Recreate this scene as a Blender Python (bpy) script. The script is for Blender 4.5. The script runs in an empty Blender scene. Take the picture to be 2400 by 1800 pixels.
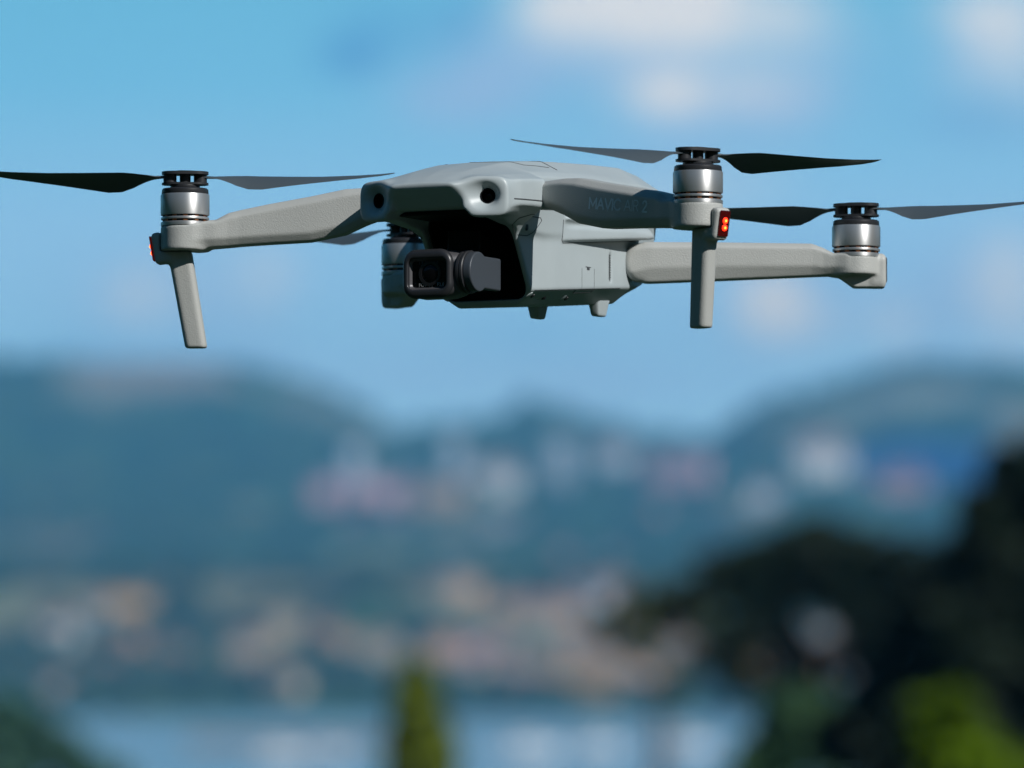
import bpy, bmesh, math, random
import numpy as np
from mathutils import Matrix, Vector
from mathutils.bvhtree import BVHTree

S = bpy.context.scene
COL = S.collection
random.seed(7); rng = np.random.default_rng(7)
R = math.radians

# ------------------------------------------------------------------ camera
CAM = Vector((0.0, 0.0, 30.0)); PITCH = 0.0189; # eye height over the water; slight upward look
cd = bpy.data.cameras.new('camera'); cam = bpy.data.objects.new('camera', cd); COL.objects.link(cam)
cam.location = CAM; cam.rotation_euler = (math.pi/2+PITCH, 0, 0)
cd.sensor_width = 36; cd.lens = 36*(4500/0.2023)/2212
cd.clip_start = .5; cd.clip_end = 60000
cd.dof.use_dof = True; cd.dof.focus_distance = 4.43; cd.dof.aperture_fstop = 17.5; cd.dof.aperture_blades = 0
S.camera = cam
S.view_settings.view_transform = 'Standard'; S.view_settings.look = 'None'
S.view_settings.exposure = -0.32; S.view_settings.gamma = 1
S.cycles.use_denoising = True
S.cycles.volume_bounces = 1; S.cycles.max_bounces = 8; S.cycles.sample_clamp_indirect = 4

# ------------------------------------------------------------------ sun and sky
SUN_AZ, SUN_EL = R(46.5), R(36)      # to the right of and behind the viewer
sdir = Vector((math.sin(SUN_AZ)*math.cos(SUN_EL), -math.cos(SUN_AZ)*math.cos(SUN_EL), math.sin(SUN_EL)))
sl = bpy.data.lights.new('sun', 'SUN'); sl.energy = 5.0; sl.angle = R(.5); sl.color = (1, .985, .95)
so = bpy.data.objects.new('sun', sl); COL.objects.link(so); so.rotation_euler = sdir.to_track_quat('Z', 'Y').to_euler()

W = bpy.data.worlds.new('World'); S.world = W; W.use_nodes = True
nt = W.node_tree; nt.nodes.clear()
def N(tree, typ, **k):
    n = tree.nodes.new(typ)
    for a, b in k.items(): setattr(n, a, b)
    return n
def mth(tree, op, a, b=None, c=None, clamp=False):
    n = N(tree, 'ShaderNodeMath', operation=op, use_clamp=clamp)
    for i, v in enumerate((a, b, c)):
        if v is None: continue
        if isinstance(v, (int, float)): n.inputs[i].default_value = v
        else: tree.links.new(v, n.inputs[i])
    return n.outputs[0]
def mixc(tree, f, a, b, mode='MIX'):
    n = N(tree, 'ShaderNodeMix', data_type='RGBA', blend_type=mode)
    for s, v in ((n.inputs[0], f), (n.inputs[6], a), (n.inputs[7], b)):
        if isinstance(v, (int, float)): s.default_value = v
        elif isinstance(v, tuple): s.default_value = (*v, 1)
        else: tree.links.new(v, s)
    return n.outputs[2]
sky = N(nt, 'ShaderNodeTexSky', sky_type='NISHITA', sun_disc=False, sun_elevation=SUN_EL, sun_rotation=math.atan2(sdir.x, sdir.y), altitude=0, air_density=1.0, dust_density=.3, ozone_density=2.5)
tc = N(nt, 'ShaderNodeTexCoord'); sep = N(nt, 'ShaderNodeSeparateXYZ'); nt.links.new(tc.outputs['Generated'], sep.inputs[0])
X, Y, Z = sep.outputs
ya = mth(nt, 'MAXIMUM', Y, 0.05)
el = mth(nt, 'DIVIDE', Z, ya)                      # tangent of the elevation, towards the bay
az = mth(nt, 'DIVIDE', X, ya)
# clear saturated air low over the bay (the deep cyan of the photograph)
rmp = N(nt, 'ShaderNodeValToRGB'); nt.links.new(mth(nt, 'MULTIPLY', el, 10.0), rmp.inputs[0])
e = rmp.color_ramp.elements
e[0].position = .0; e[0].color = (.45, .68, .85, 1); e[1].position = .62; e[1].color = (.13, .43, .62, 1)
for p, c in ((.20, (.38, .65, .86, 1)), (.34, (.32, .57, .80, 1)), (.48, (.175, .48, .70, 1))):
    q = e.new(p); q.color = c
BLUR = []
# clouds: soft banks at fixed compass bearings and heights, broken up by noise
noi = N(nt, 'ShaderNodeTexNoise', noise_dimensions='3D'); noi.inputs['Scale'].default_value = 95; noi.inputs['Detail'].default_value = 4
nt.links.new(tc.outputs['Generated'], noi.inputs['Vector'])
nz = noi.outputs['Fac']
def pxdir(px, py): return (px-1106)*4.4956e-5, (1250-py)*4.4956e-5
def blobs(lst):
    tot = None
    for px, py, rx, ry, s in lst:
        u, v = pxdir(px, py)
        a = mth(nt, 'MULTIPLY', mth(nt, 'SUBTRACT', az, u), 1/(rx*4.4956e-5)); b = mth(nt, 'MULTIPLY', mth(nt, 'SUBTRACT', el, v), 1/(ry*4.4956e-5))
        d = mth(nt, 'ADD', mth(nt, 'MULTIPLY', a, a), mth(nt, 'MULTIPLY', b, b))
        g = mth(nt, 'MULTIPLY', mth(nt, 'POWER', 2.718, mth(nt, 'MULTIPLY', d, -1.0)), s)
        tot = g if tot is None else mth(nt, 'ADD', tot, g)
    return tot
white = blobs([(1290, 30, 130, 75, .75), (1480, 0, 150, 75, .6), (1180, 20, 80, 60, .35), (1680, 40, 120, 70, .4), (1560, 60, 200, 60, .4), (1450, 200, 110, 50, .85), (1640, 190, 120, 60, .30),
               (1660, 655, 70, 60, 1.0), (1760, 700, 80, 60, .2), (2190, 90, 110, 120, .55), (2100, 20, 90, 40, .3), (2190, 640, 90, 110, .55), (1930, 700, 60, 60, .3),
               (565, 600, 70, 60, .5), (320, 640, 80, 60, .45), (1380, 430, 140, 60, .18), (1560, 400, 160, 60, .15)])
grey = blobs([(960, 215, 130, 60, .55), (1100, 160, 160, 90, .5), (1350, 130, 260, 110, .5), (1620, 230, 200, 60, .5), (1750, 120, 160, 90, .35), (1500, 330, 200, 70, .3), (1200, 560, 300, 90, .15),
              (1650, 680, 260, 90, .35), (2100, 680, 200, 140, .4), (2150, 150, 160, 150, .4), (430, 640, 260, 110, .5), (1300, 820, 400, 70, .4), (700, 800, 300, 60, .3), (1900, 600, 250, 90, .2)])
deep = blobs([(760, 120, 75, 45, .75), (830, 40, 120, 60, .2), (1010, 40, 70, 60, .45), (2130, 255, 120, 45, .6), (900, 90, 120, 60, .3), (1150, 720, 160, 60, .2), (1700, 560, 160, 60, .15), (250, 760, 250, 40, .25)])
base = rmp.outputs[0]
c1 = mixc(nt, mth(nt, 'MULTIPLY', deep, mth(nt, 'MULTIPLY', nz, 1.9), clamp=True), base, (.085, .29, .56))
c2 = mixc(nt, mth(nt, 'MULTIPLY', grey, mth(nt, 'MULTIPLY', nz, 2.2), clamp=True), c1, (.34, .46, .68))
c3 = mixc(nt, mth(nt, 'MULTIPLY', white, mth(nt, 'MULTIPLY', mth(nt, 'SUBTRACT', nz, .18), 4.0), clamp=True), c2, (.74, .715, .72))
low = mth(nt, 'SUBTRACT', 1.35, mth(nt, 'MULTIPLY', mth(nt, 'ABSOLUTE', el), 4.5), clamp=True)
low = mth(nt, 'MULTIPLY', low, mth(nt, 'MULTIPLY', Y, 4.0, clamp=True), clamp=True)
skyc = mixc(nt, 1.0, sky.outputs[0], (.05*.30, .05*1.0, .05*1.18), 'MULTIPLY')
c3 = mixc(nt, 1.0, c3, (1.50, 1.54, 1.50), 'MULTIPLY')
fin = mixc(nt, low, skyc, c3)
bg = N(nt, 'ShaderNodeBackground'); nt.links.new(fin, bg.inputs[0]); bg.inputs[1].default_value = 1.0
wo = N(nt, 'ShaderNodeOutputWorld'); nt.links.new(bg.outputs[0], wo.inputs[0])

# ------------------------------------------------------------------ helpers
def pmat(name, col, rough=.5, metal=0., bump=None, var=0., spec=.5, emit=None, estr=0, vscale=3, coat=0):
    m = bpy.data.materials.new(name); m.use_nodes = True; t = m.node_tree; b = t.nodes['Principled BSDF']
    b.inputs['Base Color'].default_value = (*col, 1); b.inputs['Roughness'].default_value = rough; b.inputs['Metallic'].default_value = metal
    b.inputs['Specular IOR Level'].default_value = spec; b.inputs['Coat Weight'].default_value = coat
    o = N(t, 'ShaderNodeTexCoord')
    if var:
        n = N(t, 'ShaderNodeTexNoise'); n.inputs['Scale'].default_value = vscale; n.inputs['Detail'].default_value = 5
        t.links.new(o.outputs['Object'], n.inputs['Vector'])
        r = N(t, 'ShaderNodeMapRange'); r.inputs[1].default_value = .3; r.inputs[2].default_value = .7
        r.inputs[3].default_value = 1-var; r.inputs[4].default_value = 1+var; t.links.new(n.outputs['Fac'], r.inputs[0])
        v = N(t, 'ShaderNodeVectorMath', operation='SCALE'); v.inputs[0].default_value = col; t.links.new(r.outputs[0], v.inputs['Scale'])
        t.links.new(v.outputs[0], b.inputs['Base Color'])
    if bump:
        sc, st, di = bump
        n = N(t, 'ShaderNodeTexNoise'); n.inputs['Scale'].default_value = sc; n.inputs['Detail'].default_value = 3; n.inputs['Roughness'].default_value = .55
        t.links.new(o.outputs['Object'], n.inputs['Vector'])
        u = N(t, 'ShaderNodeBump'); u.inputs['Strength'].default_value = st; u.inputs['Distance'].default_value = di
        t.links.new(n.outputs['Fac'], u.inputs['Height']); t.links.new(u.outputs[0], b.inputs['Normal'])
    if emit:
        b.inputs['Emission Color'].default_value = (*emit, 1); b.inputs['Emission Strength'].default_value = estr
    return m
def link(name, me, mats, parent=None):
    o = bpy.data.objects.new(name, me); COL.objects.link(o)
    for m in (mats if isinstance(mats, (list, tuple)) else [mats]): me.materials.append(m)
    if parent: o.parent = parent
    return o
def mesh_np(name, V, F, mats, parent=None, smooth=True, mi=None):
    me = bpy.data.meshes.new(name); V = np.asarray(V, np.float32)
    if isinstance(F, np.ndarray):
        n, k = F.shape
        me.vertices.add(len(V)); me.vertices.foreach_set('co', V.ravel())
        me.loops.add(n*k); me.loops.foreach_set('vertex_index', F.astype(np.int32).ravel())
        me.polygons.add(n); me.polygons.foreach_set('loop_start', np.arange(0, n*k, k, dtype=np.int32))
        me.update(calc_edges=True)
    else:
        me.from_pydata(V.tolist(), [], F)
    me.validate()
    o = link(name, me, mats, parent)
    if smooth: me.polygons.foreach_set('use_smooth', np.ones(len(me.polygons), bool))
    if mi is not None: me.polygons.foreach_set('material_index', np.asarray(mi, np.int32))
    return o
def tag(o, label=None, cat=None, group=None, kind=None):
    for k, v in (('label', label), ('category', cat), ('group', group), ('kind', kind)):
        if v: o[k] = v
    return o
def empty(name, loc=(0, 0, 0), rz=0, parent=None):
    o = bpy.data.objects.new(name, None); o.empty_display_size = .1; COL.objects.link(o); o.location = loc; o.rotation_euler = (0, 0, rz)
    if parent: o.parent = parent
    return o
class MB:
    """collects simple solids into one mesh"""
    def __init__(s): s.V = []; s.F = []; s.M = []
    def add(s, V, F, m=0, mat=None):
        b = len(s.V)
        for v in V:
            v = Vector(v); s.V.append(tuple(mat @ v if mat else v))
        for f in F: s.F.append([i+b for i in f]); s.M.append(m)
    def box(s, x0, x1, y0, y1, z0, z1, m=0, mat=None):
        s.add([(x0, y0, z0), (x1, y0, z0), (x1, y1, z0), (x0, y1, z0), (x0, y0, z1), (x1, y0, z1), (x1, y1, z1), (x0, y1, z1)],
              [(0, 3, 2, 1), (4, 5, 6, 7), (0, 1, 5, 4), (1, 2, 6, 5), (2, 3, 7, 6), (3, 0, 4, 7)], m, mat)
    def lathe(s, prof, n=48, m=0, mat=None, cap=True):
        V = []; F = []
        for r, z in prof:
            for i in range(n):
                a = 2*math.pi*i/n; V.append((r*math.cos(a), r*math.sin(a), z))
        for j in range(len(prof)-1):
            for i in range(n):
                k = (i+1) % n; F.append((j*n+i, j*n+k, (j+1)*n+k, (j+1)*n+i))
        if cap: F.append(tuple(range(n))[::-1]); F.append(tuple((len(prof)-1)*n+i for i in range(n)))
        s.add(V, F, m, mat)
    def rings(s, rs, m=0, mat=None, cap=True):
        n = len(rs[0]); V = [p for r in rs for p in r]; F = []
        for j in range(len(rs)-1):
            for i in range(n):
                k = (i+1) % n; F.append((j*n+i, j*n+k, (j+1)*n+k, (j+1)*n+i))
        if cap: F.append(tuple(range(n))[::-1]); F.append(tuple((len(rs)-1)*n+i for i in range(n)))
        s.add(V, F, m, mat)
    def prism(s, poly, z0, z1, m=0, mat=None):
        n = len(poly); V = [(x, y, z0) for x, y in poly]+[(x, y, z1) for x, y in poly]
        F = [tuple(range(n))[::-1], tuple(range(n, 2*n))]+[(i, (i+1) % n, n+(i+1) % n, n+i) for i in range(n)]
        s.add(V, F, m, mat)
    def build(s, name, mats, parent=None, smooth=False, bevel=0, angle=35):
        me = bpy.data.meshes.new(name); me.from_pydata(s.V, [], s.F)
        bm = bmesh.new(); bm.from_mesh(me); bmesh.ops.recalc_face_normals(bm, faces=bm.faces[:]); bm.to_mesh(me); bm.free()
        o = link(name, me, mats, parent)
        me.polygons.foreach_set('material_index', s.M)
        if smooth:
            me.polygons.foreach_set('use_smooth', [True]*len(me.polygons))
            me.set_sharp_from_angle(angle=R(angle))
        if bevel:
            b = o.modifiers.new('bevel', 'BEVEL'); b.width = bevel; b.segments = 3; b.limit_method = 'ANGLE'; b.angle_limit = R(30)
            b.harden_normals = False
        return o

# ---- distance-field modelling: plastic shells with real fillets ----------
def poly2(P, X, Z):
    """signed distance to a polygon (P: n x 2) on a grid"""
    n = len(P); d = np.full(X.shape, 1e9, np.float32); s = np.ones(X.shape, np.float32)
    j = n-1
    for i in range(n):
        ex, ez = P[j][0]-P[i][0], P[j][1]-P[i][1]; wx, wz = X-P[i][0], Z-P[i][1]
        L = ex*ex+ez*ez
        if L > 1e-12:
            t = np.clip((wx*ex+wz*ez)/L, 0, 1); d = np.minimum(d, (wx-ex*t)**2+(wz-ez*t)**2)
            c1 = Z >= P[i][1]; c2 = Z < P[j][1]; c3 = ex*wz > ez*wx
            s = np.where((c1 & c2 & c3) | (~c1 & ~c2 & ~c3), -s, s)
        j = i
    return s*np.sqrt(d)
class Grid:
    def __init__(g, a0, a1, t0, t1, z0, z1, h):
        g.h = h; g.o = np.array([a0, t0, z0])
        g.a = np.arange(a0, a1+h, h, dtype=np.float32); g.t = np.arange(t0, t1+h, h, dtype=np.float32); g.z = np.arange(z0, z1+h, h, dtype=np.float32)
        g.A = g.a[:, None, None]; g.T = g.t[None, :, None]; g.Z = g.z[None, None, :]
        g.shape = (len(g.a), len(g.t), len(g.z))
    def loft(g, st, mirror=False):
        """st: list of (a, [(t,z)...]); polygons interpolated along the a axis, ends capped"""
        st = sorted(st, key=lambda q: q[0]); sa = [q[0] for q in st]; P = np.array([q[1] for q in st], float)
        if mirror:
            Q = P[:, ::-1].copy(); Q[:, :, 0] *= -1; P = np.concatenate([P, Q], 1)
        D = np.empty(g.shape, np.float32); TT, ZZ = np.meshgrid(g.t, g.z, indexing='ij')
        for i, a in enumerate(g.a):
            ac = min(max(a, sa[0]), sa[-1]); k = min(max(np.searchsorted(sa, ac)-1, 0), len(sa)-2)
            f = (ac-sa[k])/(sa[k+1]-sa[k]); D[i] = poly2(P[k]*(1-f)+P[k+1]*f, TT, ZZ)
        return np.maximum(D, np.maximum(sa[0]-g.A, g.A-sa[-1]))
    def cyl(g, a, t, r, z0, z1, ra=0, rt=0):
        q = np.sqrt((g.A-a)**2+(g.T-t)**2)-r
        return np.maximum(q, np.maximum(z0-g.Z, g.Z-z1)).astype(np.float32)
    def rbox(g, c, h, r, M=None):
        p = [g.A-c[0], g.T-c[1], g.Z-c[2]]
        if M is not None: p = [p[0]*M[0][i]+p[1]*M[1][i]+p[2]*M[2][i] for i in range(3)]
        q = [np.abs(p[i])-h[i]+r for i in range(3)]
        o = np.sqrt(sum(np.maximum(x, 0)**2 for x in q)); return (o+np.minimum(np.maximum(np.maximum(q[0], q[1]), q[2]), 0)-r).astype(np.float32)
def smin(a, b, k): h = np.maximum(k-np.abs(a-b), 0)/k; return np.minimum(a, b)-h*h*k*.25
def smax(a, b, k): return -smin(-a, -b, k)
def blur(D, n):
    for _ in range(n):
        for ax in range(3):
            p = np.pad(D, [(1, 1) if i == ax else (0, 0) for i in range(3)], mode='edge')
            sl = lambda a, b: tuple(slice(a, b) if i == ax else slice(None) for i in range(3))
            D = .25*p[sl(0, -2)]+.5*p[sl(1, -1)]+.25*p[sl(2, None)]
    return D
def nets(D, g):
    D = np.ascontiguousarray(D, np.float32); I = D < 0
    c = sum(I[i:I.shape[0]-1+i, j:I.shape[1]-1+j, k:I.shape[2]-1+k].astype(np.int8) for i in (0, 1) for j in (0, 1) for k in (0, 1))
    act = np.argwhere((c > 0) & (c < 8)); idx = -np.ones(c.shape, np.int32); idx[tuple(act.T)] = np.arange(len(act))
    acc = np.zeros((len(act), 3)); cnt = np.zeros(len(act))
    cs = [(i, j, k) for i in (0, 1) for j in (0, 1) for k in (0, 1)]
    for p in cs:
        for ax in range(3):
            if p[ax]: continue
            q = list(p); q[ax] = 1
            a = D[act[:, 0]+p[0], act[:, 1]+p[1], act[:, 2]+p[2]]; b = D[act[:, 0]+q[0], act[:, 1]+q[1], act[:, 2]+q[2]]
            m = (a < 0) != (b < 0); t = np.where(m, a/np.where(m, a-b, 1), 0)
            pos = np.tile(np.array(p, float), (len(act), 1)); pos[:, ax] = t
            acc[m] += pos[m]; cnt[m] += 1
    V = (act+acc/cnt[:, None])*g.h+g.o; F = []
    for ax in range(3):
        b, cc = [(1, 2), (2, 0), (0, 1)][ax]
        sa = tuple(slice(0, -1) if i == ax else slice(1, -1) for i in range(3)); sb = tuple(slice(1, None) if i == ax else slice(1, -1) for i in range(3))
        ch = np.argwhere(I[sa] != I[sb])
        if not len(ch): continue
        e0 = ch.copy()
        for i in range(3):
            if i != ax: e0[:, i] += 1
        ins = I[tuple(e0.T)]
        def cell(db, dc):
            q = e0.copy(); q[:, b] -= db; q[:, cc] -= dc; return idx[tuple(q.T)]
        quad = np.stack([cell(1, 1), cell(0, 1), cell(0, 0), cell(1, 0)], 1); quad[~ins] = quad[~ins][:, ::-1]
        F.append(quad)
    return V, np.concatenate(F)
def sdf_obj(name, D, g, mats, parent, org=None, ax=None, flip=False):
    """ax: rows = directions (in drone L,F,Z mm) of grid axes; the mesh is stored in metres as (L,-F,Z)"""
    V, F = nets(D, g)
    if ax is not None: V = V @ np.array(ax)+np.array(org)
    det = np.linalg.det(np.array(ax)) if ax is not None else 1
    V = V*np.array([1, -1, 1])*.001
    if det > 0: F = F[:, ::-1]
    return mesh_np(name, V, F, mats, parent), V, F

# ------------------------------------------------------------------ materials of the aircraft
M_body = pmat('grey_plastic', (.41, .46, .475), .40, bump=(2600, .12, .0003), var=.03, vscale=60)
M_arm = pmat('warm_grey_plastic', (.445, .45, .43), .46, bump=(1700, .36, .0005), var=.03, vscale=60)
M_black = pmat('black_plastic', (.006, .006, .007), .55, spec=.2)
M_dark = pmat('charcoal_plastic', (.025, .026, .03), .38)
M_seam = pmat('panel_gap', (.05, .055, .06), .7)
M_metal = pmat('brushed_aluminium', (.66, .66, .66), .5, .8)
_t = M_metal.node_tree; _g = N(_t, 'ShaderNodeTangent', direction_type='RADIAL', axis='Z'); _b = _t.nodes['Principled BSDF']
_b.inputs['Anisotropic'].default_value = .75; _b.inputs['Anisotropic Rotation'].default_value = .25; _t.links.new(_g.outputs[0], _b.inputs['Tangent'])
M_gimbal = pmat('gunmetal', (.09, .088, .095), .38, .3)
M_brkt = pmat('gimbal_grey', (.06, .07, .085), .45, .2)
M_glass = pmat('lens_glass', (.003, .003, .004), .12, spec=.25)
M_copper = pmat('copper_wire', (.35, .14, .06), .45, .8)
M_barrel = pmat('lens_barrel_black', (.012, .012, .014), .3)
M_blade = pmat('propeller_plastic', (.07, .088, .10), .42)
M_led = pmat('dark_red_lens', (.018, .001, .001), .15, emit=(1, .02, .02), estr=.05)
M_ledon = pmat('lit_red_diode', (.8, .05, .02), .4, emit=(1, .02, .004), estr=3.2)
M_ledhot = pmat('lit_orange_diode', (.9, .2, .02), .4, emit=(1, .30, .03), estr=4)
M_txt = pmat('printed_grey', (.8, .88, .92), .5)
M_txt2 = pmat('printed_dim_grey', (.8, .88, .92), .5)
M_lenst = pmat('printed_white', (.25, .25, .25), .5)

# ------------------------------------------------------------------ the drone: pose
PSI, ELV, U0, V0 = 0.472551237, 0.0729163, 10.0058212, 80.2042535
def Rm(psi, e):
    A = np.array([[math.cos(psi), -math.sin(psi), 0], [math.sin(psi), math.cos(psi), 0], [0, 0, 1]])
    B = np.array([[1, 0, 0], [0, math.cos(e), -math.sin(e)], [0, math.sin(e), math.cos(e)]])
    return B @ A
RM = Rm(PSI, ELV)                                   # (left, forward, up) -> (right, towards viewer, up)
C3 = np.array([[1, 0, 0], [0, math.cos(PITCH), -math.sin(PITCH)], [0, math.sin(PITCH), math.cos(PITCH)]])
flipw = np.diag([1, -1, 1]); rot = C3 @ flipw @ RM @ flipw
loc = np.array(CAM)+C3 @ np.array([U0/1000, 4.5, V0/1000])
drone = empty('quadcopter_drone')
drone.matrix_world = Matrix(np.vstack([np.hstack([rot, loc[:, None]]), [0, 0, 0, 1]]).tolist())
tag(drone, 'grey folding camera drone hovering in mid-air above the bay', 'drone')
def P3(L, F, Zz): return Vector((L*.001, -F*.001, Zz*.001))

# ---- body shell
g = Grid(-90, 112, -42, 42, -57, 24, .5)
def up(F, zc, a, b, zs, w, zo, wi, zb, da=.6, dz=2.4): return (F, [(0, zc), (a, zc-da), (b, zs), (w, zs-dz), (w, zo), (wi, zb), (0, zb)])
U = g.loft([up(107.5, -1.2, 8, 13, -1.6, 15, -2.7, 13, -3.2, .1, .5), up(104, .4, 9, 15, -.4, 19, -5.5, 15, -6.5, .3, 1), up(100, 2.2, 10, 18, 1.0, 27, -8.5, 20, -10.0, .4, 1.8),
            up(97, 3.4, 11, 22, 1.8, 32, -10, 24, -12.6), up(92, 5.1, 13, 28, 2.3, 35, -11, 27, -14.5), up(85, 7.0, 14, 30, 3.1, 36.6, -10.2, 27, -15.5),
            up(75, 9, 15, 31, 4, 37, -9.6, 25, -17), up(62.5, 11.3, 16, 31, 4.8, 37, -9.2, 24.5, -18), up(61.5, 11.5, 16, 28, 6.4, 31, 2.6, 24.5, -18),
            up(40, 13.8, 16, 27, 8, 30, 2.6, 24.5, -18), up(15, 15.6, 16, 26, 9.4, 29, 2.6, 24.5, -16), up(-20, 17.4, 16, 25, 11, 28, 2, 24.5, -14), up(-52, 18.6, 15, 23, 12, 26, 2, 22, -14),
            up(-76, 17.2, 12, 19, 12, 23, 0, 20, -14), up(-84, 12.5, 8, 14, 9, 18, 0, 17, -12)], True)
def hu(F, w, wb, zb=None, zt=-5):
    zl = -44.6+(59.4-F)*.083; zbb = zl-6.8 if zb is None else zb
    return (F, [(0, zt), (w, zt), (w, max(zl, zbb+.8)), (wb, zbb), (0, zbb)])
H = g.loft([hu(72, 23, 14), hu(49, 23.3, 14), hu(30, 25, 15), hu(0, 25, 15), hu(-35, 25, 16), hu(-44, 24.5, 16), hu(-54, 23, 15, -38.6), hu(-66, 20, 13, -33.5), hu(-74, 17, 11, -27)], True)
H = smax(H, ((g.A-66-(g.Z+16)*.607)/1.17).astype(np.float32), .8)
aT = np.abs(g.T)
# sensor pods on the nose corners
ND = np.array([.36, .933])                          # outward-looking direction (L, F)
pd = np.sqrt(((aT-26.6)/9.6)**4+((g.Z+7.3)/8.8)**4)**.5
pod = ((pd-1)*8.6)*np.ones(g.shape, np.float32)
taper = np.clip((96-g.A)/30, 0, 1)
pod = pod+taper*5.5
plane = aT*ND[0]+g.A*ND[1]-102.6
pod = smax(smax(pod, plane, 1.6), 66-g.A, 1)
B = smin(smin(U, pod, 2.2), H, 5)
# fairings above the rear arms
f2 = lambda F, top, out=33.5: (F, [(20, top+2), (29, top+.4), (out-1, top-2.2), (out, top-4), (out, -21.3+(33-F)*.088), (out-2, -22+(33-F)*.088), (20, -22+(33-F)*.088)])
fa = None
for sgn in (1, -1):
    st = [(a, [(sgn*t, z) for t, z in pts]) for a, pts in (f2(24, -11, 26.2), f2(10, -10.5, 27.8), f2(-10, -9.6, 30), f2(-30, -8.8, 32.6), f2(-48, -8.6, 33.6), f2(-53, -10, 32.6))]
    q = g.loft(st); fa = q if fa is None else np.minimum(fa, q)
B = smin(B, fa, .6)
# funnels and eye holes
t_ = (aT-27.2)*ND[0]+(g.A-98.4)*ND[1]              # depth along the looking direction
l_ = (aT-27.2)*ND[1]-(g.A-98.4)*ND[0]
tt = np.clip(t_+2.4, 0, 9)
rad = np.sqrt(((l_+.5*tt)/(3.3+1.25*tt))**2+((g.Z+6.9)/(3.3+.86*tt))**2)
cone = (rad-1)*4.0
cone = np.maximum(cone, -(t_+2.4))
hole = np.maximum(np.sqrt(l_**2+(g.Z+6.9)**2)-3.05+0*t_, -(t_+9))
B = smax(B, -cone.astype(np.float32), 1.2); B = np.maximum(B, -hole.astype(np.float32))
# camera bay
cav = g.rbox((78, 0, -29.4), (50, 20.6, 17.6), 6)
cav = np.maximum(cav, -(g.A-30))
B = smax(B, -cav, .8)
# side vent slots
for sgn in (1, -1):
    B = np.maximum(B, -g.rbox((-24, sgn*25, -28.5), (1.0, 1.2, 6.3), .8))
B = blur(B, 2)
body, bV, bF = sdf_obj('body', B, g, M_body, drone, (0, 0, 0), [[0, 1, 0], [1, 0, 0], [0, 0, 1]])
bvh = BVHTree.FromPolygons([tuple(v) for v in bV.tolist()], bF.tolist())
del B, U, H, pod, cav, cone, hole, rad, pd, fa

def project(o, d):
    h = bvh.ray_cast(o, d); return h[0]
def seam(pts, d, r=.00016, name='panel_gap', mat=None, closed=False, par=None, gain=1.5):
    r = r*gain
    """a thin dark groove following the shell: pts in (L,F,Z) mm, cast along d on to the shell"""
    P = [P3(*p) for p in pts]
    if closed: P.append(P[0])
    Q = []
    for a, b in zip(P[:-1], P[1:]):
        n = max(2, int((b-a).length/.0008))
        for i in range(n):
            h = project(a.lerp(b, i/n)-d*.03, d)
            if h: Q.append(h)
    h = project(P[-1]-d*.03, d)
    if h: Q.append(h)
    mb = MB(); rs = []
    for i, q in enumerate(Q):
        t = (Q[min(i+1, len(Q)-1)]-Q[max(i-1, 0)])
        if t.length < 1e-9: continue
        t.normalize(); u = t.cross(d).normalized(); v = u.cross(t)
        rs.append([tuple(q+u*(math.cos(k*math.pi/3)*r*1.3)+v*(math.sin(k*math.pi/3)*r)) for k in range(6)])
    if len(rs) > 1: mb.rings(rs)
    return mb.build(name, mat or M_seam, par or body, smooth=True)
dl = Vector((-1, 0, 0)); dd = Vector((0, 0, -1))
for s in (1, -1):
    dx = Vector((-s, 0, 0))
    seam([(s*37, 90, -8), (s*37, 62.8, -7)], dx)                                                # nose/flank split
    seam([(s*25, 72, -14.6), (s*25, 69.5, -19.6), (s*25, 67.5, -21), (s*25, 54, -20.6), (s*25, 50.5, -19), (s*25, 45, -13.5), (s*25, 46.5, -12.4), (s*25, 66, -12.6)], dx, closed=True, r=.00010)   # sensor cover
    seam([(s*25, 46, -43.6), (s*25, 20, -41.4), (s*25, -34, -36.9)], dx, r=.0001)
    seam([(s*33.5, 25.2, -11.5), (s*33.5, 24.2, -20.3), (s*33.5, 22.6, -21.4), (s*33.5, -10, -18.5), (s*33.5, -50, -15)], dx, r=.0001)
    seam([(s*25, 4, -31), (s*25, 4, -40.5), (s*25, -8, -39.3), (s*25, -8, -30.4)], dx, r=.00006)
    seam([(s*25, 9, -40.6), (s*25, 8, -42), (s*25, -8, -40.5), (s*25, -9, -39)], dx, r=.00014)
seam([(0, 62, 30), (12, 60, 30), (20, 50, 30), (22, 30, 30)], dd, r=.00013)
seam([(-12, 60, 30), (-20, 50, 30), (-22, 30, 30)], dd, r=.00013)
seam([(-24, 26, 30), (24, 26, 30)], dd, r=.00016)

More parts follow.
